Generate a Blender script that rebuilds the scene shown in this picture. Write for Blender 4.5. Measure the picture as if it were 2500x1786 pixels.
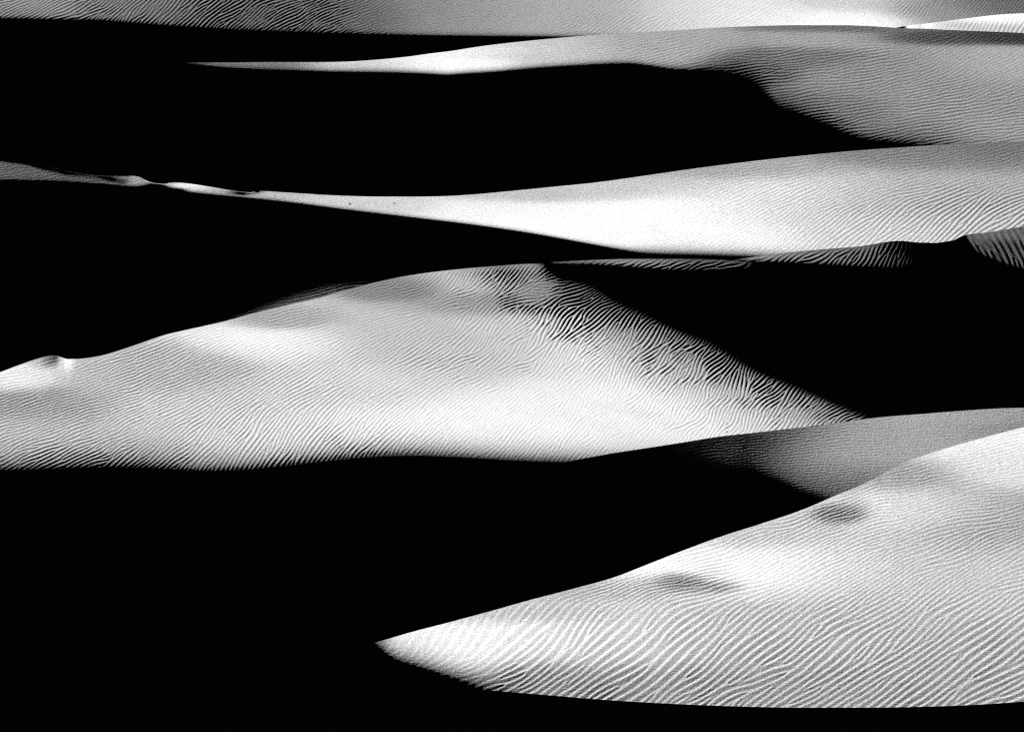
import bpy, math, random
import numpy as np

# ------------------------------------------------------------------ camera, sky, sun, exposure
W, H_PX = 2500.0, 1786.0                 # survey grid the dune outlines are given in
PITCH = math.radians(18)
SPAN = 0.28                              # horizontal tangent span of the telephoto view
CAM_Z = 40.0
SUN_AZ = math.radians(32)                # degrees to the left of the view axis, behind the dunes
SUN_EL = math.radians(20)

sc = bpy.context.scene
for o in list(bpy.data.objects):
    bpy.data.objects.remove(o)
cam_d = bpy.data.cameras.new("camera")
cam = bpy.data.objects.new("camera", cam_d)
sc.collection.objects.link(cam)
cam.location = (0, 0, CAM_Z)
cam.rotation_euler = (math.pi / 2 - PITCH, 0, 0)
cam_d.sensor_width = 36.0
cam_d.lens = 36.0 / SPAN
cam_d.clip_start = 0.5
cam_d.clip_end = 6000
sc.camera = cam

world = bpy.data.worlds.new("World")
sc.world = world
world.use_nodes = True
wn, wl = world.node_tree.nodes, world.node_tree.links
wn.clear()
sky = wn.new("ShaderNodeTexSky")
sky.sky_type = 'NISHITA'
sky.sun_disc = False
sky.sun_elevation = SUN_EL
sky.sun_rotation = -SUN_AZ
bw = wn.new("ShaderNodeRGBToBW")         # monochrome photograph: neutral sky light
bg = wn.new("ShaderNodeBackground")
bg.inputs[1].default_value = 0.0003
wo = wn.new("ShaderNodeOutputWorld")
wl.new(sky.outputs[0], bw.inputs[0])
wl.new(bw.outputs[0], bg.inputs[0])
wl.new(bg.outputs[0], wo.inputs[0])

SUN = np.array([-math.sin(SUN_AZ) * math.cos(SUN_EL), math.cos(SUN_AZ) * math.cos(SUN_EL), math.sin(SUN_EL)])
sun_d = bpy.data.lights.new("sun", 'SUN')
sun_d.energy = 5.0
sun_d.angle = math.radians(0.5)
sun = bpy.data.objects.new("sun", sun_d)
sc.collection.objects.link(sun)
from mathutils import Vector
sun.rotation_euler = Vector(-SUN).to_track_quat('-Z', 'Y').to_euler()

sc.view_settings.view_transform = 'Standard'
sc.view_settings.look = 'None'
sc.view_settings.gamma = 1.0
sc.view_settings.exposure = 2.5
sc.render.engine = 'CYCLES'
sc.cycles.use_denoising = False
sc.cycles.use_adaptive_sampling = False
sc.cycles.max_bounces = 1
sc.cycles.diffuse_bounces = 0
sc.cycles.glossy_bounces = 0
sc.cycles.filter_width = 1.2
WHITE_NS = 0.375                          # sun cosine that just reaches paper white

# ------------------------------------------------------------------ material
def sand_material(name, grain_scale, speck, bump):
    m = bpy.data.materials.new(name)
    m.use_nodes = True
    n, l = m.node_tree.nodes, m.node_tree.links
    n.clear()
    out = n.new("ShaderNodeOutputMaterial")
    b = n.new("ShaderNodeBsdfPrincipled")
    b.inputs["Roughness"].default_value = 1.0
    b.inputs["Specular IOR Level"].default_value = 0.0
    tc = n.new("ShaderNodeTexCoord")
    g1 = n.new("ShaderNodeTexNoise")
    g1.inputs["Scale"].default_value = grain_scale
    g1.inputs["Detail"].default_value = 3.0
    g1.inputs["Roughness"].default_value = 0.75
    l.new(tc.outputs["Object"], g1.inputs["Vector"])
    mr = n.new("ShaderNodeMapRange")
    mr.inputs["From Min"].default_value = 0.39
    mr.inputs["From Max"].default_value = 0.61
    mr.inputs["To Min"].default_value = 0.30 * (1 - speck)
    mr.inputs["To Max"].default_value = 0.30 * (1 + speck)
    l.new(g1.outputs["Fac"], mr.inputs["Value"])
    # broad, barely visible sorting of lighter and darker grains
    g2 = n.new("ShaderNodeTexNoise")
    g2.inputs["Scale"].default_value = 0.6
    g2.inputs["Detail"].default_value = 4.0
    l.new(tc.outputs["Object"], g2.inputs["Vector"])
    mr2 = n.new("ShaderNodeMapRange")
    mr2.inputs["To Min"].default_value = 0.93
    mr2.inputs["To Max"].default_value = 1.07
    l.new(g2.outputs["Fac"], mr2.inputs["Value"])
    mu = n.new("ShaderNodeMath"); mu.operation = 'MULTIPLY'
    l.new(mr.outputs[0], mu.inputs[0]); l.new(mr2.outputs[0], mu.inputs[1])
    l.new(mu.outputs[0], b.inputs["Base Color"])
    g3 = n.new("ShaderNodeTexNoise")
    g3.inputs["Scale"].default_value = grain_scale * 0.8
    g3.inputs["Detail"].default_value = 2.0
    l.new(tc.outputs["Object"], g3.inputs["Vector"])
    bp = n.new("ShaderNodeBump")
    bp.inputs["Strength"].default_value = 1.0
    bp.inputs["Distance"].default_value = bump
    l.new(g3.outputs["Fac"], bp.inputs["Height"])
    l.new(bp.outputs[0], b.inputs["Normal"])
    l.new(b.outputs[0], out.inputs[0])
    return m

# ------------------------------------------------------------------ terrain tools
RNG = np.random.default_rng(7)
K = SPAN / W

def ray(u, y):
    sx = (u - W / 2) * K
    sy = (H_PX / 2 - y) * K
    Y = math.cos(PITCH) + sy * math.sin(PITCH)
    Z = -math.sin(PITCH) + sy * math.cos(PITCH)
    return sx / Y, Z / Y                 # a = X/Y, T = Z/Y

def smooth1(x, n, axis=-1):
    """n passes of a 1-2-1 kernel"""
    x = np.moveaxis(np.array(x, float), axis, -1)
    for _ in range(n):
        p = np.concatenate([x[..., :1], x, x[..., -1:]], -1)
        x = 0.25 * p[..., :-2] + 0.5 * p[..., 1:-1] + 0.25 * p[..., 2:]
    return np.moveaxis(x, -1, axis)

def curve(pts, u, sm=0.0):
    """monotone-cubic (Fritsch-Carlson) curve through surveyed points, flat-slope extrapolated"""
    p = np.array(sorted(pts), float)
    x, y = p[:, 0], p[:, 1]
    d = np.diff(y) / np.diff(x)
    m = np.concatenate([[d[0]], (d[:-1] + d[1:]) / 2, [d[-1]]])
    m[1:-1] = np.where(d[:-1] * d[1:] <= 0, 0, m[1:-1])
    uu = np.clip(u, x[0], x[-1])
    i = np.clip(np.searchsorted(x, uu) - 1, 0, len(d) - 1)
    h = x[i + 1] - x[i]; t = (uu - x[i]) / h
    r = ((2*t**3 - 3*t**2 + 1) * y[i] + (t**3 - 2*t**2 + t) * h * m[i]
         + (-2*t**3 + 3*t**2) * y[i + 1] + (t**3 - t**2) * h * m[i + 1])
    r = r + np.where(u < x[0], (u - x[0]) * m[0] * 0.5, 0) + np.where(u > x[-1], (u - x[-1]) * m[-1] * 0.5, 0)
    return r

def field(pts, u, y, default):
    """normalised Gaussian blend of control values (u, y, value, su, sy)"""
    num = np.full(u.shape, default * 0.02); den = np.full(u.shape, 0.02)
    for (pu, py, v, su, sy) in pts:
        w = np.exp(-0.5 * (((u - pu) / su) ** 2 + ((y - py) / sy) ** 2))
        if su < 90: w = w * 6
        num += w * v; den += w
    return num / den

def sig(x):
    return 1 / (1 + np.exp(-np.clip(x, -40, 40)))

def noise2(shape, cell_r, cell_c):
    """smooth value noise in [-1, 1]"""
    r, c = shape
    gr, gc = int(r / cell_r) + 4, int(c / cell_c) + 4
    g = RNG.uniform(-1, 1, (gr, gc))
    a = np.arange(r) / cell_r; b = np.arange(c) / cell_c
    i, j = a.astype(int), b.astype(int)
    fa, fb = a - i, b - j
    fa = (fa * fa * (3 - 2 * fa))[:, None]; fb = (fb * fb * (3 - 2 * fb))[None, :]
    g00 = g[np.ix_(i, j)]; g01 = g[np.ix_(i, j + 1)]; g10 = g[np.ix_(i + 1, j)]; g11 = g[np.ix_(i + 1, j + 1)]
    return (g00 * (1 - fb) + g01 * fb) * (1 - fa) + (g10 * (1 - fb) + g11 * fb) * fa

def bilin(F, r, c):
    R, C = F.shape
    r = np.clip(r, 0, R - 1.001); c = np.clip(c, 0, C - 1.001)
    i = r.astype(np.int32); j = c.astype(np.int32)
    fr = (r - i).astype(np.float32); fc = (c - j).astype(np.float32)
    k = i * C + j
    f = F.ravel()
    return (f[k] * (1 - fc) + f[k + 1] * fc) * (1 - fr) + (f[k + C] * (1 - fc) + f[k + C + 1] * fc) * fr

def ripple_phase(theta, lam, iters=14, draw=1.0):
    """wind ripples: noise organised into stripes along a varying direction.
    theta = crest direction (radians, up-right positive), lam = spacing, both in grid cells (square grid)"""
    R, C = theta.shape
    F = RNG.normal(0, 1, (R, C)).astype(np.float32)
    rr, cc = np.mgrid[0:R, 0:C].astype(np.float32)
    dc, dr = np.cos(theta).astype(np.float32), -np.sin(theta).astype(np.float32)
    ncx, nr = np.sin(theta).astype(np.float32), np.cos(theta).astype(np.float32)
    lam = lam.astype(np.float32)
    for it in range(iters):
        # comb across the crests
        G = F - 0.5 * (bilin(F, rr + nr * lam * 0.5, cc + ncx * lam * 0.5) + bilin(F, rr - nr * lam * 0.5, cc - ncx * lam * 0.5))
        G = 0.5 * G + 0.25 * (bilin(G, rr + nr * lam * 0.14, cc + ncx * lam * 0.14) + bilin(G, rr - nr * lam * 0.14, cc - ncx * lam * 0.14))
        # draw out along the crests
        s = draw * lam * (0.45 if it < iters - 2 else 0.3)
        A = 0.4 * G + 0.3 * (bilin(G, rr + dr * s, cc + dc * s) + bilin(G, rr - dr * s, cc - dc * s))
        s = s * 1.9
        F = 0.5 * A + 0.25 * (bilin(A, rr + dr * s, cc + dc * s) + bilin(A, rr - dr * s, cc - dc * s))
        k = max(3, int(lam.mean() * 1.2))
        e = smooth1(smooth1(np.abs(F), k, 0), k, 1)
        F = np.tanh(1.3 * F / (e * 1.5 + 1e-6)).astype(np.float32)
    Q = 0.5 * (bilin(F, rr + nr * lam * 0.25, cc + ncx * lam * 0.25) - bilin(F, rr - nr * lam * 0.25, cc - ncx * lam * 0.25))
    return np.arctan2(Q, F)

def slope_rows(g, u, y0, y1, target, pmax):
    """one step of the profile survey: given log-distance g along row y0, find the step to row y1
    whose facet has the wanted sun cosine"""
    a0, T0 = ray(u, y0); a1, T1 = ray(u, y1)
    r0 = np.exp(g)
    P0 = np.stack([r0 * a0, r0, r0 * T0], -1)
    t1 = np.gradient(P0, axis=0) / np.gradient(u)[:, None]
    t1 = smooth1(t1, 1, 0)
    dT = (T1 - T0)[None]
    Tm = 0.5 * (T0 + T1)[None]
    ps = Tm + 0.07 + (pmax - Tm - 0.07) * np.linspace(0, 1, 60)[:, None]
    den = np.maximum(ps - Tm, 0.06)
    dg = dT / den
    r1 = r0[None] * np.exp(dg)
    t2x = r1 * a1[None] - P0[None, :, 0]; t2y = r1 - P0[None, :, 1]; t2z = r1 * T1[None] - P0[None, :, 2]
    nx = t1[None, :, 1] * t2z - t1[None, :, 2] * t2y
    ny = t1[None, :, 2] * t2x - t1[None, :, 0] * t2z
    nz = t1[None, :, 0] * t2y - t1[None, :, 1] * t2x
    s = np.where(nz < 0, -1, 1)
    ns = s * (nx * SUN[0] + ny * SUN[1] + nz * SUN[2]) / np.sqrt(nx**2 + ny**2 + nz**2)
    # ns falls with p: pick the first crossing
    e = ns - target[None]
    k = np.argmax(e < 0, axis=0)
    k = np.where((e < 0).any(0), k, len(ps) - 1)
    k1 = np.clip(k, 1, len(ps) - 1); k0 = k1 - 1
    ar = np.arange(len(u))
    f = np.clip(e[k0, ar] / (e[k0, ar] - e[k1, ar] + 1e-9), 0, 1)
    p = ps[k0, ar] * (1 - f) + ps[k1, ar] * f
    p = np.where(k == 0, ps[0], p)
    p = smooth1(p, 1)
    return g + (T1 - T0) / np.maximum(p - Tm[0], 0.06)

UC = np.arange(-900, 3420, 10.0)         # survey columns

def build_dune(name, label, crest, brink, value, default_v, edges=(), fuzz=6.0, down=200, beta=0.5,
               ripples=(), ripple_amp=(), amp0=0.1, asym=0.3, wavy=12.0, wav_cell=22, dy=2.0, dark=-0.14, mat=None,
               prev=None, gap=1.06, seed=1, anchor='brink', anchor_smooth=6, lean=None, lam_scale=1.0, faint=(), draw=1.0, soft=(), fine=(-260, 2800)):
    """crest / brink: outlines; value(u,y) the brightness of the slope; edges: further shade lines"""
    global RNG
    RNG = np.random.default_rng(seed)
    f0, f1 = fine
    UF = np.concatenate([np.arange(-900, f0, 20.0), np.arange(f0, f1, 2.4), np.arange(f1, 3400, 20.0)])
    inf = (UF >= f0) & (UF < f1)
    yc, yb = curve(crest, UC), smooth1(curve(brink, UC), 10)
    yb = np.maximum(yb, yc + 3)
    ycs = smooth1(yc, 220)
    ycs = np.minimum(ycs, yb - 2)
    row_y = lambda m, b, c, s: b + (s - b) * m + (c - s) * m ** 7
    nU = int(np.max((yb - yc)[(UC > -80) & (UC < 2580)]) / dy) + 2
    def weight(u, y, ybl, wide=1.0, hard=False):
        w = sig(((ybl - y) / (fuzz(u) if callable(fuzz) else fuzz) - 1.2) / wide)
        for e in edges:
            w = w * e(u, y)
        for e, dv in (() if hard else soft):
            w = w * np.clip(e(u, y), 0, 1) ** 0.5
        return w
    def target(u, y, ybl):
        V = field(value, u, y, default_v)
        lit = np.clip(V, 0, 1.02) ** 2.2 * WHITE_NS
        for e, dv in soft:                                   # slopes the sun only just fails to reach
            w = e(u, y); lit = lit * w + dv * (1 - w) ** 3
        w = weight(u, y, ybl, hard=True)
        t = lit * w + dark * (1 - w) ** 5
        for (pu, py, su, sy, v) in faint:                    # half-shaded places the sun only grazes
            m = np.exp(-(((u - pu) / su) ** 2 + ((y - py) / sy) ** 2) ** 2)
            t = np.maximum(t, dark + (v - dark) * m)
        return t
    nD = int(down / 5)
    def anchor_line(y):
        _, Tb = ray(UC, y)
        g = beta * np.log(np.abs(Tb.mean()) / np.abs(Tb))
        if lean: g = g + curve(lean, UC)
        return smooth1(g, anchor_smooth)
    dn = []
    if anchor == 'brink':
        g = g0 = anchor_line(yb)
        for j in range(nD):
            ya = yb + down * j / nD; y2 = yb + down * (j + 1) / nD
            g = smooth1(slope_rows(g, UC, ya, y2, target(UC, 0.5 * (ya + y2), yb), 0.72), 1)
            dn.append(g)
        dn = dn[::-1]
    else:                                                    # profile starts at the dune's foot
        foot = curve(anchor, UC)
        g = anchor_line(foot)
        for j in range(nD):
            ya = foot + (yb - foot) * j / nD; y2 = foot + (yb - foot) * (j + 1) / nD
            dn.append(g)
            g = slope_rows(g, UC, ya, y2, target(UC, 0.5 * (ya + y2), yb), 0.72)
            g = g + 0.25 * (smooth1(g, 1) - g)
        g0 = g
    up = [g0]; g = g0
    for j in range(nU):
        ya = row_y(j / nU, yb, yc, ycs); y2 = row_y((j + 1) / nU, yb, yc, ycs)
        g = slope_rows(g, UC, ya, y2, target(UC, 0.5 * (ya + y2), yb), 0.72)
        g = g + 0.12 * (smooth1(g, 1) - g)
        up.append(g)
    G = np.array(dn + up)                              # rows: foot .. brink .. crest
    # resample columns
    def resample(F):
        i = np.clip(((UF - UC[0]) / 10.0).astype(int), 1, len(UC) - 3)
        t = (UF - UC[i]) / 10.0
        b0, b1 = (1 - t)**3 / 6, (3*t**3 - 6*t**2 + 4) / 6
        b2, b3 = (-3*t**3 + 3*t**2 + 3*t + 1) / 6, t**3 / 6
        return F[:, i-1]*b0 + F[:, i]*b1 + F[:, i+1]*b2 + F[:, i+2]*b3
    G = resample(G)
    ycf, ybf = curve(crest, UF), np.interp(UF, UC, yb)
    ybf = np.maximum(ybf, ycf + 3)
    ysf = np.interp(UF, UC, ycs)
    dpt = down if anchor == 'brink' else curve(anchor, UF) - ybf
    Yr = np.array([ybf + dpt * (nD - j) / nD for j in range(nD)] + [row_y(j / nU, ybf, ycf, ysf) for j in range(nU + 1)])
    vis = (UF > -60) & (UF < 2560)
    # the shaded foot needs few rows
    keep = np.array([k for k in range(nD) if k % 4 == 0 or k > nD - 3] + list(range(nD, nD + nU + 1)))
    G, Yr = G[keep], Yr[keep]; nD = int((keep < nD).sum())
    if prev is not None:                                     # set the dune back behind the nearer ones
        s = -9
        for pu, pc_y, pc_g in prev:
            pc_y, pc_g = np.interp(UF, pu, pc_y), np.interp(UF, pu, pc_g)
            # distance of this surface where it emerges behind the nearer crest
            yy = np.minimum(pc_y, Yr[0] - 1)
            k = np.argmax(Yr <= yy[None], axis=0)
            gv = G[k, np.arange(len(UF))]
            ok = vis & (ycf < pc_y)
            if ok.any():
                s = max(s, np.max((pc_g + math.log(gap) - gv)[ok]))
        G = G + s
    else:
        G = G + math.log(46.0)
    rows, cols = G.shape
    a, T = ray(UF[None, :].repeat(rows, 0), Yr)
    r = np.exp(G)
    X, Y, Z = r * a, r, CAM_Z + r * T
    # ---- wind ripples
    if ripples:
        cell = 1.6
        ymin, ymax = Yr[nD:, inf].min() - 10, Yr[nD:, inf].max() + 10
        gy = np.arange(ymin, ymax, cell); gu = np.arange(f0, f1 + cell, cell)
        uu, yy = np.meshgrid(gu, gy)
        yb2 = np.interp(gu, UF, ybf)[None]
        c2 = s2 = ll = ww = 0
        for (pu, py, th, lm, su, sy) in ripples:
            w = np.exp(-0.5 * (((uu - pu) / su) ** 2 + ((yy - py) / sy) ** 2)) + 1e-9
            c2 = c2 + w * math.cos(2 * math.radians(th)); s2 = s2 + w * math.sin(2 * math.radians(th))
            ll = ll + w * lm; ww = ww + w
        th = 0.5 * np.arctan2(s2, c2)
        wv = field(wavy, uu, yy, 8.0) if isinstance(wavy, (list, tuple)) else wavy
        th = th + np.radians(wv) * (noise2(th.shape, wav_cell * 1.05, wav_cell * 1.5) + 0.75 * noise2(th.shape, wav_cell * 0.4, wav_cell * 0.5))
        lam = 0.62 * lam_scale * (ll / ww) * (1 + 0.12 * noise2(th.shape, 45, 68)) / cell
        lam = np.maximum(lam, 2.6)
        ph = ripple_phase(th, lam, draw=draw)
        tt = np.linspace(-np.pi, np.pi, 512)                       # ripple section: long gentle side, short steep side
        pul = np.exp(abs(asym) * (np.cos(tt) - 1)) if asym else np.cos(tt)
        pul = pul - pul.mean(); pul = pul / np.sqrt((pul ** 2).mean()) * 0.75
        sec = np.cumsum(-np.sign(asym or 1) * pul) * (tt[1] - tt[0]); sec -= sec.mean()
        prof = np.interp(ph, tt, sec)
        am = field(ripple_amp, uu, yy, amp0) if ripple_amp else np.full(uu.shape, amp0)
        am = am * np.clip(np.minimum(uu - f0, f1 - uu) / 60.0 + 0.05, 0, 1)
        am = am * (1 + 0.22 * noise2(th.shape, 38, 60))
        am = am * (0.04 + 0.96 * np.clip(weight(uu, yy, yb2, 1.6) * 1.6, 0, 1))
        # sample on the mesh rows of the upper slope
        r0 = nD - min(nD, 2)
        Yt = Yr[r0:][:, inf]
        rowi = (Yt - gy[0]) / cell
        coli = ((UF[inf] - f0) / cell)[None].repeat(len(Yt), 0)
        h = bilin(prof, rowi, coli); A = bilin(am, rowi, coli); L = bilin(lam * cell / 0.62, rowi, coli); TH = bilin(th, rowi, coli)
        # real spacing of the ripples on the ground
        Xv, Yv, Zv = X[r0:, inf], Y[r0:, inf], Z[r0:, inf]
        ddy = np.gradient(Yt, axis=0); ddy = np.where(np.abs(ddy) < 1e-3, -1e-3, ddy)
        Xy, Yy = np.gradient(Xv, axis=0) / ddy, np.gradient(Yv, axis=0) / ddy
        yu = np.gradient(Yt, axis=1) / 2.4
        Xu, Yu = np.gradient(Xv, axis=1) / 2.4 - Xy * yu, np.gradient(Yv, axis=1) / 2.4 - Yy * yu
        kx, ky = np.sin(TH), np.cos(TH)
        det = Xu * Yy - Xy * Yu; det = np.where(np.abs(det) < 1e-9, -1e-9, det)
        gx = (Yy * kx - Yu * ky) / det; gyy = (-Xy * kx + Xu * ky) / det
        lam_m = np.clip(L / np.sqrt(gx**2 + gyy**2), 0.02, 1.2)
        fade = np.clip((Yt - ycf[inf][None]) / 14.0, 0.12, 1)      # die out towards the crest
        fade = fade * np.clip((np.arange(len(Yt))[:, None]) / 4.0, 0, 1)
        dz = h * A * lam_m / (2 * math.pi) * fade
        Z[r0:, inf] += dz
    SURF[seed] = (UF, Yr, X, Y, Z.copy()); ZMIN[0] = min(ZMIN[0], Z.min())
    # ---- windward back beyond the crest (out of sight)
    rc, zc = r[-1], Z[-1]; ac = a[-1]
    bx, by, bz = [], [], []
    d = 0.0; z = zc.copy(); Tc = T[-1]
    for dd, p in ((0.0006, -0.16), (0.002, -0.2), (0.006, -0.25), (0.01, -0.28), (0.02, -0.28), (0.03, -0.25), (0.05, -0.2), (0.1, -0.14), (0.2, -0.1), (0.3, -0.08)):
        p = Tc + p
        d += dd; z = z + p * dd * rc
        bx.append(ac * rc * (1 + d)); by.append(rc * (1 + d)); bz.append(z.copy())
    X = np.concatenate([X, np.array(bx)]); Y = np.concatenate([Y, np.array(by)]); Z = np.concatenate([Z, np.array(bz)])
    rows = X.shape[0]
    # mesh with its origin at the dune's foot
    org = np.array([X[:, cols // 2].mean(), Y[0, cols // 2], Z.min()])
    co = np.stack([X - org[0], Y - org[1], Z - org[2]], -1).reshape(-1, 3).astype(np.float32)
    idx = np.arange(rows * cols).reshape(rows, cols)
    q = np.stack([idx[:-1, :-1], idx[:-1, 1:], idx[1:, 1:], idx[1:, :-1]], -1).reshape(-1, 4)
    me = bpy.data.meshes.new(name)
    me.vertices.add(len(co)); me.vertices.foreach_set("co", co.ravel())
    me.loops.add(q.size); me.loops.foreach_set("vertex_index", q.ravel().astype(np.int32))
    me.polygons.add(len(q))
    me.polygons.foreach_set("loop_start", (np.arange(len(q)) * 4).astype(np.int32))
    me.polygons.foreach_set("use_smooth", np.ones(len(q), bool))
    me.update(calc_edges=True)
    # knife-edge crest
    ev = np.empty(len(me.edges) * 2, np.int32); me.edges.foreach_get("vertices", ev); ev = ev.reshape(-1, 2)
    cr = rows - 11
    att = me.attributes.new("sharp_edge", 'BOOLEAN', 'EDGE')
    att.data.foreach_set("value", ((ev // cols) == cr).all(1))
    ob = bpy.data.objects.new(name, me)
    ob.location = org
    sc.collection.objects.link(ob)
    me.materials.append(mat)
    ob["kind"] = "structure"; ob["label"] = label
    print(f"DUNE {name}: verts {len(co)} r {r.min():.1f}..{r.max():.1f} crest r {rc[vis].min():.1f}..{rc[vis].max():.1f} z {Z[:-10].min():.1f}..{Z[:-10].max():.1f}")
    return (UF, ycf, np.log(rc))

sand = sand_material("fine_rippled_sand", 36.0, 0.32, 0.004)
far_sand = sand_material("coarse_rippled_sand", 22.0, 0.38, 0.006)
SURF = {}
ZMIN = [1e9]

# ------------------------------------------------------------------ the dunes, nearest first
near = []
# foreground rim: only its shaded side shows along the bottom edge
cL0 = [(-900, 1600), (0, 1600), (700, 1644), (920, 1662), (1220, 1686), (1330, 1695), (1450, 1705), (1570, 1713), (1670, 1718),
       (1800, 1723), (1950, 1726), (2100, 1726), (2250, 1724), (2400, 1718), (2500, 1711), (2700, 1695), (3400, 1640)]
near.append(build_dune("sand_dune", "black shaded dune rim along the bottom of the view", cL0, [(u, y + 6) for u, y in cL0],
    [], -1.0, down=420, fine=(-60, -58), mat=sand, seed=11))

# A: bright rippled dune, lower right
cA = [(-900, 1690), (0, 1665), (500, 1620), (800, 1590), (920, 1566), (1000, 1543), (1100, 1517), (1200, 1490), (1300, 1462), (1400, 1436),
      (1500, 1408), (1580, 1377), (1670, 1342), (1760, 1309), (1860, 1277), (1960, 1243), (2040, 1209), (2100, 1184), (2150, 1160),
      (2200, 1132), (2300, 1097), (2400, 1068), (2500, 1042), (2700, 1000), (3400, 900)]
bA = [(-900, 1780), (0, 1765), (600, 1735), (900, 1725), (1100, 1728), (1220, 1738), (1400, 1765), (1600, 1785), (2000, 1795), (3400, 1800)]
tA = [(-900, 1500), (800, 1540), (915, 1573), (960, 1590), (1020, 1609), (1080, 1633), (1150, 1662), (1220, 1692), (1300, 1735), (1400, 1790), (1600, 1900), (3400, 2500)]
near.append(build_dune("sand_dune", "bright rippled dune rising to the lower right corner with a pointed dark tip", cA, bA,
    [(1200, 1560, 1.0, 140, 35), (1800, 1392, 1.02, 170, 36), (2250, 1240, .90, 120, 30), (1665, 1420, .52, 32, 10), (1740, 1432, .62, 26, 7), (2050, 1254, .50, 26, 10),
     (2450, 1250, .66, 120, 50), (1900, 1690, .66, 300, 50), (1400, 1670, .60, 120, 35), (1250, 1497, .76, 200, 14), (2450, 1085, .98, 100, 25),
     (2200, 1165, .65, 90, 18), (2300, 1420, .80, 200, 70), (2300, 1600, .72, 250, 60), (1900, 1550, .78, 250, 50), (1850, 1300, .80, 120, 20),
     (1500, 1440, .72, 120, 16), (1500, 1560, .9, 120, 50), (2480, 1140, .9, 70, 25)], 0.78,
    edges=[lambda u, y: sig((u - 940) / 8.0) * sig((curve(tA, u) - y) / 16.0 - 0.7)], fuzz=6, down=260, beta=0.6,
    ripples=[(2200, 1660, 33, 15, 300, 80), (1500, 1600, 38, 20, 140, 50), (1300, 1540, 62, 24, 110, 40), (1250, 1645, 28, 13, 120, 30),
             (2200, 1400, 25, 9, 250, 70), (2300, 1150, 15, 6.5, 250, 60), (1600, 1440, 12, 7, 150, 30), (2400, 1560, 38, 17, 150, 60),
             (1800, 1560, 45, 18, 150, 50), (2000, 1290, 12, 7, 150, 40), (1800, 1680, 30, 15, 200, 40)],
    ripple_amp=[(2000, 1640, .105, 500, 80), (1050, 1600, .03, 70, 40), (2200, 1300, .10, 300, 100), (1800, 1390, .08, 150, 40), (1300, 1500, .04, 200, 25), (1400, 1570, .12, 150, 40), (1670, 1425, .14, 70, 20), (2060, 1260, .14, 60, 20)],
    amp0=.10, asym=2.0, draw=1.5, lam_scale=1.38, wavy=15, wav_cell=30, fine=(880, 2800), mat=sand, prev=near, seed=12))

# B: low dune behind it, mostly in shade
cB = [(-900, 1290), (0, 1262), (700, 1230), (1100, 1175), (1300, 1142), (1450, 1114), (1500, 1105), (1560, 1096), (1670, 1079), (1750, 1066), (1850, 1055), (1950, 1043),
      (2050, 1031), (2150, 1018), (2250, 1010), (2350, 1002), (2450, 996), (2500, 995), (2700, 995), (3400, 1010)]
bB = [(-900, 1350), (0, 1325), (700, 1295), (1100, 1245), (1300, 1210), (1500, 1175), (1600, 1165), (1700, 1158), (1800, 1158), (1880, 1175), (1960, 1205), (2050, 1232), (2200, 1250), (3400, 1260)]
near.append(build_dune("sand_dune", "low half shaded dune with a soft grey slope behind the bright rippled dune", cB, bB,
    [(2100, 1085, .66, 150, 40), (2300, 1075, .66, 150, 40), (2450, 1015, .62, 100, 12), (2250, 1022, .68, 120, 8), (2480, 1055, .5, 95, 20), (1850, 1110, .62, 150, 60), (2080, 1170, .5, 100, 25)], .6,
    soft=[(lambda u, y: sig((u - 1945 - 0.9 * (1085 - y)) / 62.0), -.004)], edges=[lambda u, y: sig((u - 1600) / 40.0)],
    fine=(1400, 2800), fuzz=28, down=520, beta=0.5, anchor=[(-900, 1720), (0, 1700), (900, 1660), (1500, 1560), (2100, 1340), (2500, 1290), (3400, 1280)],
    ripples=[(2200, 1080, 6, 8, 500, 100)], amp0=.055, asym=.5, wavy=4, mat=sand, prev=near, seed=13))

# C: the large central dune
cC = [(-900, 1040), (-200, 960), (0, 908), (40, 893), (80, 879), (110, 870), (130, 867), (145, 870), (165, 876), (200, 875), (250, 867), (300, 852), (350, 835),
      (400, 818), (450, 806), (500, 795), (560, 781), (620, 764), (700, 745), (780, 727), (840, 709), (930, 686), (1000, 672), (1100, 659), (1200, 650),
      (1300, 644), (1420, 648), (1550, 660), (1670, 668), (1800, 672), (2000, 672), (2250, 672), (2500, 672), (2700, 675), (3400, 700)]
bC = [(-900, 1150), (0, 1146), (100, 1144), (200, 1140), (300, 1139), (400, 1142), (480, 1147), (560, 1145), (650, 1138), (740, 1127), (840, 1116), (900, 1110),
      (1000, 1106), (1100, 1109), (1200, 1115), (1300, 1120), (1450, 1124), (1600, 1128), (1800, 1130), (2200, 1110), (3400, 1110)]
tC = [(-900, 300), (1100, 560), (1240, 640), (1290, 652), (1370, 678), (1450, 707), (1520, 745), (1600, 780), (1670, 808), (1720, 832), (1800, 878), (1880, 910), (1960, 945), (2040, 975), (2120, 1005), (2200, 1040), (2500, 1160), (3400, 1500)]
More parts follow.
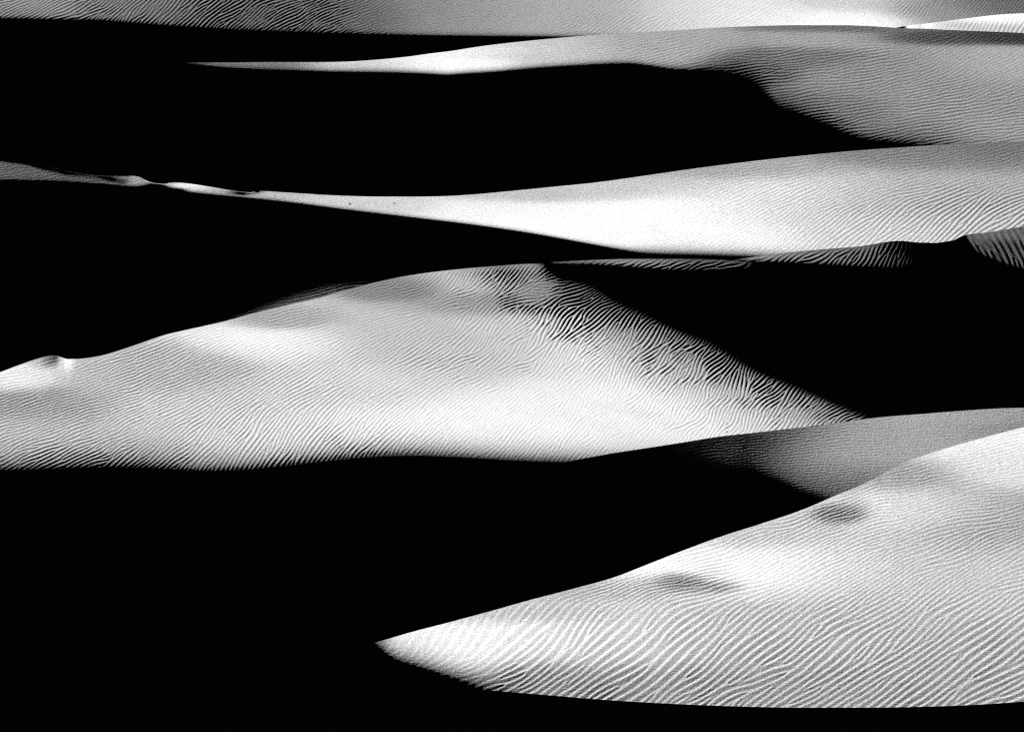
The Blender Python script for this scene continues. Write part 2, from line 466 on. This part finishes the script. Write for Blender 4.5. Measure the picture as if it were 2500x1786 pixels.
near.append(build_dune("sand_dune", "large central dune, bright and rippled with its right flank in black shade", cC, bC,
    [(300, 900, .76, 150, 30), (122, 880, .30, 11, 8), (152, 886, 1.0, 12, 10), (400, 905, .72, 80, 25), (650, 842, .97, 110, 22), (690, 777, .68, 45, 10),
     (100, 985, .62, 100, 30), (200, 1110, .70, 200, 25), (700, 1080, .86, 150, 35), (1000, 1055, .97, 150, 40), (1200, 1060, .98, 150, 40), (1000, 830, .76, 120, 40),
     (960, 702, .52, 50, 12), (1200, 742, .60, 110, 16), (1100, 690, .72, 100, 14), (1230, 690, .74, 95, 16), (1300, 810, .80, 100, 30), (1500, 850, .88, 100, 30), (1500, 1000, .95, 120, 40),
     (1700, 1010, .93, 120, 40), (1850, 990, .92, 100, 30), (1640, 880, .88, 80, 30), (60, 1060, .75, 150, 30), (500, 980, .82, 150, 40), (30, 920, .95, 50, 14),
     (850, 940, .85, 120, 40)], .78,
    soft=[(lambda u, y: np.clip((y - curve(tC, u) + 12) / (125.0 + 90.0 * sig((u - 1400) / 70.0)), 0, 1) ** 0.75, -.008)], fuzz=15, down=240, beta=0.5,
    lean=[(-900, 0), (1000, 0), (1250, .012), (1500, .045), (2000, .13), (2400, .2), (3400, .3)],
    ripples=[(100, 1000, 17, 9, 150, 50), (100, 1115, 25, 13, 150, 35), (600, 1085, 58, 15, 150, 35), (700, 900, 32, 12.5, 150, 40), (450, 880, 22, 10.5, 120, 40),
             (700, 790, 12, 8.5, 150, 25), (1000, 900, 30, 12, 120, 40), (1150, 850, 38, 12, 90, 35), (1350, 800, 56, 15, 90, 35), (1500, 860, 50, 13.5, 90, 35),
             (1130, 685, 48, 12, 70, 18), (1250, 725, 18, 10, 120, 12), (950, 700, 15, 9, 70, 15), (1420, 725, 14, 9.5, 80, 18), (1000, 1050, 45, 13, 120, 40),
             (1400, 1050, 50, 11.5, 120, 40), (1800, 960, 58, 13, 100, 40), (2000, 1000, 48, 12, 100, 40), (350, 1060, 28, 11.5, 120, 40)],
    ripple_amp=[(1450, 820, .32, 150, 60), (1850, 950, .34, 150, 60), (1150, 690, .28, 120, 22), (1150, 850, .24, 140, 60), (700, 960, .19, 300, 80), (700, 780, .12, 250, 30),
                (200, 1080, .16, 200, 60), (200, 900, .11, 150, 30), (1100, 1060, .25, 250, 40), (950, 740, .09, 90, 18)],
    amp0=.11, asym=-1.4, lam_scale=.84, wavy=[(1500, 850, 26, 180, 80), (1850, 950, 30, 150, 70), (600, 1090, 16, 200, 40), (400, 900, 6, 300, 80), (1150, 690, 14, 100, 30)], wav_cell=16,
    mat=sand, prev=near, seed=14))

# K: low swell between the central and the long dune that the sun barely grazes
cK = [(-900, 1100), (250, 900), (330, 835), (450, 770), (600, 700), (750, 650), (900, 628), (1020, 640), (1100, 672), (1200, 720), (3400, 1100)]
near.append(build_dune("sand_dune", "dim swell of dark rippled sand peeping over the left shoulder of the central dune", cK, [(u, y + 170) for u, y in cK],
    [(700, 760, .36, 400, 100)], .34, soft=[(lambda u, y: np.clip((y - curve([(300, 838), (400, 806), (500, 770), (600, 730), (700, 692), (800, 664), (900, 655), (1000, 668)], u)) / 60.0, 0, 1) * sig((940 - u) / 25.0), -.012)],
    fuzz=6, down=120, beta=0.5, ripples=[(700, 740, 7, 9, 400, 100)], amp0=.08, asym=-.5, wavy=5, fine=(330, 1120), dy=2.4, mat=sand, prev=near, seed=31, gap=1.25))

# J: the far rim of the central dune, catching light on its ripples
cJ = [(-900, 800), (1100, 700), (1250, 656), (1300, 645), (1420, 636), (1550, 632), (1670, 632), (1800, 637), (1900, 650), (2100, 690), (3400, 900)]
tJ = [(1300, 643), (1420, 641), (1540, 648), (1670, 658), (1800, 656), (1850, 650)]
near.append(build_dune("sand_dune", "thin rippled rim of light behind the central dune's shaded flank", cJ, [(u, y + 34) for u, y in cJ],
    [(1450, 637, .55, 60, 20), (1600, 640, .45, 100, 20), (1780, 642, .3, 60, 20)], .4,
    edges=[lambda u, y: sig((u - 1330) / 25.0) * sig((1830 - u) / 15.0) * sig((curve(tJ, u) - y) / 3.5)], fuzz=3, down=120, beta=0.5,
    ripples=[(1600, 640, 24, 11, 300, 40)], amp0=.12, asym=-.5, wavy=18, wav_cell=14, fine=(1290, 1900), mat=sand, prev=near, seed=21, gap=1.02))

# H: narrow rippled ridge peeping over the central dune at the right
cH = [(-900, 760), (1600, 670), (1700, 648), (1795, 634), (1900, 619), (2000, 609), (2100, 601), (2196, 588), (2250, 592), (2320, 590), (2350, 576), (2420, 566), (2500, 553), (2700, 540), (3400, 520)]
bH = [(-900, 764), (1600, 674), (1700, 652), (1795, 638), (1900, 640), (2000, 646), (2100, 652), (2230, 660), (2330, 600), (2400, 626), (2500, 660), (3400, 700)]
near.append(build_dune("sand_dune", "thin dim rippled ridge above the black flank of the central dune", cH, bH,
    [(1830, 630, .7, 40, 12), (1950, 625, .5, 80, 20), (2100, 620, .36, 80, 20), (2200, 620, .14, 40, 30), (2420, 575, .42, 80, 8), (2430, 610, .26, 80, 20)], .32,
    edges=[lambda u, y: sig((u - 1790) / 8.0), lambda u, y: 1 - sig((u - 2215) / 20.0) * sig((2322 - u) / 10.0)], fuzz=5, down=120, beta=0.5,
    ripples=[(1950, 622, 25, 12, 80, 30), (2130, 630, 62, 14, 70, 30), (2420, 605, 115, 17, 90, 30)], amp0=.10, asym=-.4, wavy=24, wav_cell=14, fine=(1750, 2800), mat=sand, prev=near, seed=15, gap=1.03))

# D: long dune with a knife-edge brink
cD = [(-900, 340), (0, 380), (70, 393), (140, 412), (220, 428), (290, 430), (340, 432), (358, 441), (385, 451), (405, 450), (417, 446), (450, 447), (520, 457), (560, 464), (605, 472), (630, 466), (700, 470), (840, 478), (950, 480),
      (1080, 479), (1150, 475), (1250, 466), (1350, 456), (1450, 446), (1560, 431), (1670, 415), (1800, 398), (1950, 381), (2100, 367), (2200, 360), (2290, 354), (2400, 349), (2500, 344), (2700, 335), (3400, 310)]
bD = [(-900, 430), (0, 440), (130, 443), (250, 450), (390, 461), (450, 468), (560, 479), (700, 493), (840, 511), (1000, 530), (1150, 548), (1300, 570), (1400, 588), (1500, 606), (1560, 615), (1700, 619),
      (1850, 624), (2000, 632), (2250, 645), (2500, 655), (3400, 690)]
def softD(u, y):
    t = curve([(-900, 380), (0, 388), (75, 400), (140, 420), (240, 434), (280, 441), (300, 436), (310, 425), (3400, 100)], u)
    return np.clip((y - t) / 14.0 + .3, 0, 1)
def shadeD(u, y):
    w = np.ones(np.broadcast(u, y).shape)
    for (cu, cy, ru, ry) in ((380, 456, 36, 16), (296, 442, 12, 9), (436, 463, 16, 6), (590, 468, 34, 9)):
        w = w * sig((((u - cu) / ru) ** 2 + ((y - cy) / ry) ** 2 - 1) * 3)
    return w
near.append(build_dune("sand_dune", "long white dune with a knife edge brink above a black slip face", cD, bD,
    [(1300, 560, 1.02, 150, 25), (1600, 530, 1.02, 120, 35), (1750, 585, 1.0, 120, 25), (1100, 515, .97, 100, 20), (900, 500, .82, 80, 15), (600, 475, .74, 100, 12), (1300, 473, .76, 200, 10),
     (1500, 452, .78, 150, 12), (1800, 412, .66, 150, 14), (1900, 490, .92, 100, 35), (2100, 490, .78, 120, 40), (2300, 480, .68, 120, 40), (2420, 560, .76, 150, 30), (2300, 385, .5, 150, 18),
     (2450, 365, .45, 100, 14), (100, 430, .36, 100, 30), (320, 442, .72, 18, 8), (440, 452, .95, 25, 6), (2150, 570, .85, 120, 30)], .75,
    edges=[shadeD], fuzz=lambda u: 2.5 + 5 * sig((u - 1540) / 30.0), down=520, beta=0.5,
    soft=[(softD, -.02)],
    ripples=[(2400, 540, 35, 14, 150, 40), (2200, 565, 40, 13.5, 150, 30), (2300, 450, 18, 9, 200, 30), (1900, 500, 30, 10, 150, 40), (1700, 565, 35, 10, 150, 30), (2000, 420, 10, 8, 300, 25), (1200, 500, 15, 8, 300, 40)],
    ripple_amp=[(2350, 530, .17, 200, 45), (2000, 500, .12, 150, 50), (1600, 560, .05, 200, 40), (1000, 500, .02, 400, 60), (2000, 400, .05, 500, 25)],
    amp0=.03, asym=1.2, wavy=12, mat=far_sand, prev=near, seed=16))

# E: broad upper dune with a deep black hollow
cE = [(-900, 175), (0, 168), (300, 160), (440, 154), (560, 153), (640, 152), (840, 151), (920, 146), (1000, 138), (1050, 131), (1100, 125), (1150, 117), (1200, 110), (1300, 99), (1400, 90), (1450, 86), (1550, 80), (1670, 73),
      (1750, 68), (1850, 64), (1950, 62), (2050, 62), (2120, 64), (2200, 69), (2270, 71), (2350, 75), (2430, 78), (2500, 81), (2700, 90), (3400, 120)]
tE = [(-900, 180), (0, 172), (300, 164), (440, 158), (560, 167), (650, 171), (840, 175), (930, 176), (1020, 178), (1060, 180), (1090, 182), (1130, 179), (1200, 175), (1280, 168), (1350, 163), (1420, 159), (1480, 156), (1530, 155),
      (1580, 160), (1640, 169), (1740, 176), (1800, 195), (1850, 225), (1890, 262), (1940, 281), (2010, 306), (2050, 324), (2100, 340), (2180, 350), (2260, 358), (2400, 380), (2600, 390), (3400, 400)]
def shadeE(u, y):
    fz = 4 + 18 * np.exp(-0.5 * ((u - 1840) / 80.0) ** 2) + 13 * sig((u - 1800) / 30.0)
    return sig((u - 440) / 22.0) * sig((curve(tE, u) - y) / fz - 1.2)
near.append(build_dune("sand_dune", "broad grey dune near the top with a deep black hollow below its crest", cE, [(-900, 215), (0, 210), (1000, 212), (1500, 225), (1800, 280), (2000, 335), (2200, 365), (2500, 385), (3400, 400)],
    [(600, 160, .5, 80, 10), (900, 160, .82, 70, 12), (1080, 155, 1.02, 70, 14), (1150, 122, .95, 90, 6), (1100, 140, .82, 90, 5), (1300, 125, .82, 100, 20), (1500, 120, .72, 100, 20), (1650, 110, .66, 80, 20),
     (1950, 100, .64, 110, 14), (1890, 142, .46, 80, 12), (2100, 190, .56, 110, 30), (2300, 220, .58, 120, 40), (2450, 160, .68, 90, 25), (2350, 92, .30, 100, 8), (2500, 88, .22, 60, 8), (2050, 70, .42, 120, 5),
     (2000, 270, .48, 70, 20), (2200, 320, .54, 100, 20), (2450, 330, .62, 120, 25), (1850, 175, .42, 50, 14)], .55,
    edges=[shadeE], fuzz=1.0, fine=(380, 2800), down=380, beta=0.55, anchor=[(-900, 540), (0, 530), (1000, 530), (2000, 480), (2500, 460), (3400, 440)],
    ripples=[(2000, 170, 12, 8.5, 120, 40), (2000, 260, 8, 9, 150, 40), (2300, 280, 10, 10, 150, 50), (2420, 180, 28, 9, 100, 40), (1700, 140, 15, 8, 150, 30), (1200, 140, 8, 7, 300, 40)],
    ripple_amp=[(2100, 220, .075, 250, 80), (2300, 300, .10, 200, 50), (1100, 140, .015, 300, 40), (1650, 130, .07, 150, 30), (2100, 90, .02, 400, 14)],
    amp0=.06, asym=.5, wavy=8, dy=1.7, mat=far_sand, prev=near, seed=17))

# G: small white dune at the upper right
cG = [(-900, 200), (1900, 130), (2100, 85), (2180, 70), (2215, 63), (2270, 57), (2370, 44), (2440, 36), (2500, 33), (2700, 30), (3400, 40)]
near.append(build_dune("sand_dune", "small white dune peeping over the grey dune in the upper right corner", cG, [(u, y + 5) if u < 2200 else (u, 110) for u, y in cG],
    [(2250, 65, 1.02, 50, 10), (2450, 48, 1.02, 70, 8), (2420, 68, .78, 80, 8), (2330, 62, .75, 30, 6)], .85,
    edges=[lambda u, y: sig((u - 2205) / 6.0)], fuzz=3, down=80, beta=0.5,
    ripples=[(2400, 65, 60, 9, 200, 30)], amp0=.14, asym=-.8, lam_scale=1.3, wavy=10, dy=1.8, fine=(2120, 2800), mat=far_sand, prev=near, seed=18, gap=1.03))

# F: far rippled slope along the top edge
cF = [(-900, -60), (0, -55), (1250, -60), (2500, -50), (3400, -60)]
bF = [(-900, 42), (0, 46), (100, 48), (250, 51), (330, 58), (450, 66), (560, 73), (700, 79), (840, 83), (1000, 87), (1150, 89), (1300, 90), (1400, 91), (1700, 96), (3400, 110)]
near.append(build_dune("sand_dune", "far rippled slope along the top edge, dark at left and white at right", cF, bF,
    [(100, 15, .55, 120, 20), (40, 36, .5, 60, 8), (400, 20, .43, 100, 30), (600, 40, .36, 100, 30), (800, 50, .38, 80, 30), (1000, 50, .52, 90, 40), (1200, 50, .6, 100, 40), (1400, 50, .67, 80, 40),
     (1600, 40, .82, 100, 40), (1800, 40, .92, 100, 40), (2000, 55, 1.0, 100, 20), (2130, 60, 1.0, 70, 14), (2300, 40, .6, 70, 25), (2450, 5, .42, 80, 25), (2100, 10, .8, 100, 15), (240, 20, .45, 30, 10)], .6,
    fuzz=3.5, down=140, beta=0.3,
    ripples=[(100, 20, 22, 8.5, 100, 40), (380, 20, 46, 11.5, 90, 40), (520, 40, 40, 11.5, 70, 40), (680, 40, 30, 9, 70, 40), (850, 40, 22, 8, 100, 40), (1200, 40, 20, 7, 150, 40), (1600, 40, 36, 11, 150, 40), (1900, 40, 25, 9, 120, 40), (2300, 20, 50, 9, 150, 40)],
    ripple_amp=[(450, 30, .12, 130, 60), (100, 20, .13, 100, 60), (750, 40, .14, 100, 60), (1150, 40, .05, 180, 60), (1650, 40, .10, 160, 60), (2000, 40, .06, 100, 60), (2350, 20, .12, 120, 60)],
    amp0=.08, asym=.4, lam_scale=.88, wavy=13, wav_cell=14, dy=1.7, mat=far_sand, prev=near, seed=19))

# ------------------------------------------------------------------ desert floor under and beyond the dunes
gm = bpy.data.meshes.new("ground")
S = 3000.0
gv, gf = [], []
NG = 24
for j in range(NG + 1):
    for i in range(NG + 1):
        gv.append((-S + 2 * S * i / NG, -S + 2 * S * j / NG, 0.6 * math.sin(i * 1.7) * math.cos(j * 1.3)))
for j in range(NG):
    for i in range(NG):
        k = j * (NG + 1) + i
        gf.append((k, k + 1, k + NG + 2, k + NG + 1))
gm.from_pydata(gv, [], gf)
ground = bpy.data.objects.new("ground", gm)
ground.location = (0, 0, ZMIN[0] - 3.0)
sc.collection.objects.link(ground)
gm.materials.append(far_sand)
ground["kind"] = "structure"; ground["label"] = "flat desert floor under and beyond the dunes"

# ------------------------------------------------------------------ small stones lying on the sand
rock = bpy.data.materials.new("dark_stone")
rock.use_nodes = True
rb = rock.node_tree.nodes["Principled BSDF"]
rn = rock.node_tree.nodes.new("ShaderNodeTexNoise"); rn.inputs["Scale"].default_value = 40
rr_ = rock.node_tree.nodes.new("ShaderNodeMapRange"); rr_.inputs["To Min"].default_value = 0.012; rr_.inputs["To Max"].default_value = 0.05
rock.node_tree.links.new(rn.outputs["Fac"], rr_.inputs["Value"])
rock.node_tree.links.new(rr_.outputs[0], rb.inputs["Base Color"])
rb.inputs["Roughness"].default_value = 0.9
import bmesh
def stone(seed, u, y, w, label):
    UFs, Yr, X, Y, Z = SURF[seed]
    c = int(np.argmin(np.abs(UFs - u))); r = int(np.argmin(np.abs(Yr[:, c] - y)))
    p = Vector((float(X[r, c]), float(Y[r, c]), float(Z[r, c])))
    rnd = random.Random(int(u))
    bm = bmesh.new()
    bmesh.ops.create_icosphere(bm, subdivisions=2, radius=1.0)
    for v in bm.verts:
        k = 1 + 0.22 * math.sin(3.1 * v.co.x + u) * math.cos(2.3 * v.co.y + y) + rnd.uniform(-.07, .07)
        v.co = Vector((v.co.x * w * 0.5 * k, v.co.y * w * 0.36 * k, v.co.z * w * 0.27 * k + w * 0.10))
    me = bpy.data.meshes.new("stone"); bm.to_mesh(me); bm.free()
    me.materials.append(rock)
    ob = bpy.data.objects.new("stone", me)
    ob.location = p; ob.rotation_euler = (0, 0, rnd.uniform(0, 3))
    sc.collection.objects.link(ob)
    ob["label"] = label; ob["category"] = "stone"; ob["group"] = "stones scattered on the dunes"
stone(16, 735, 496, .07, "tiny dark stone beside the knife edge brink, leftmost of three")
stone(16, 854, 497, .08, "tiny dark stone on the white dune, middle one of three")
stone(16, 961, 496, .07, "tiny dark stone on the white dune, rightmost of three")
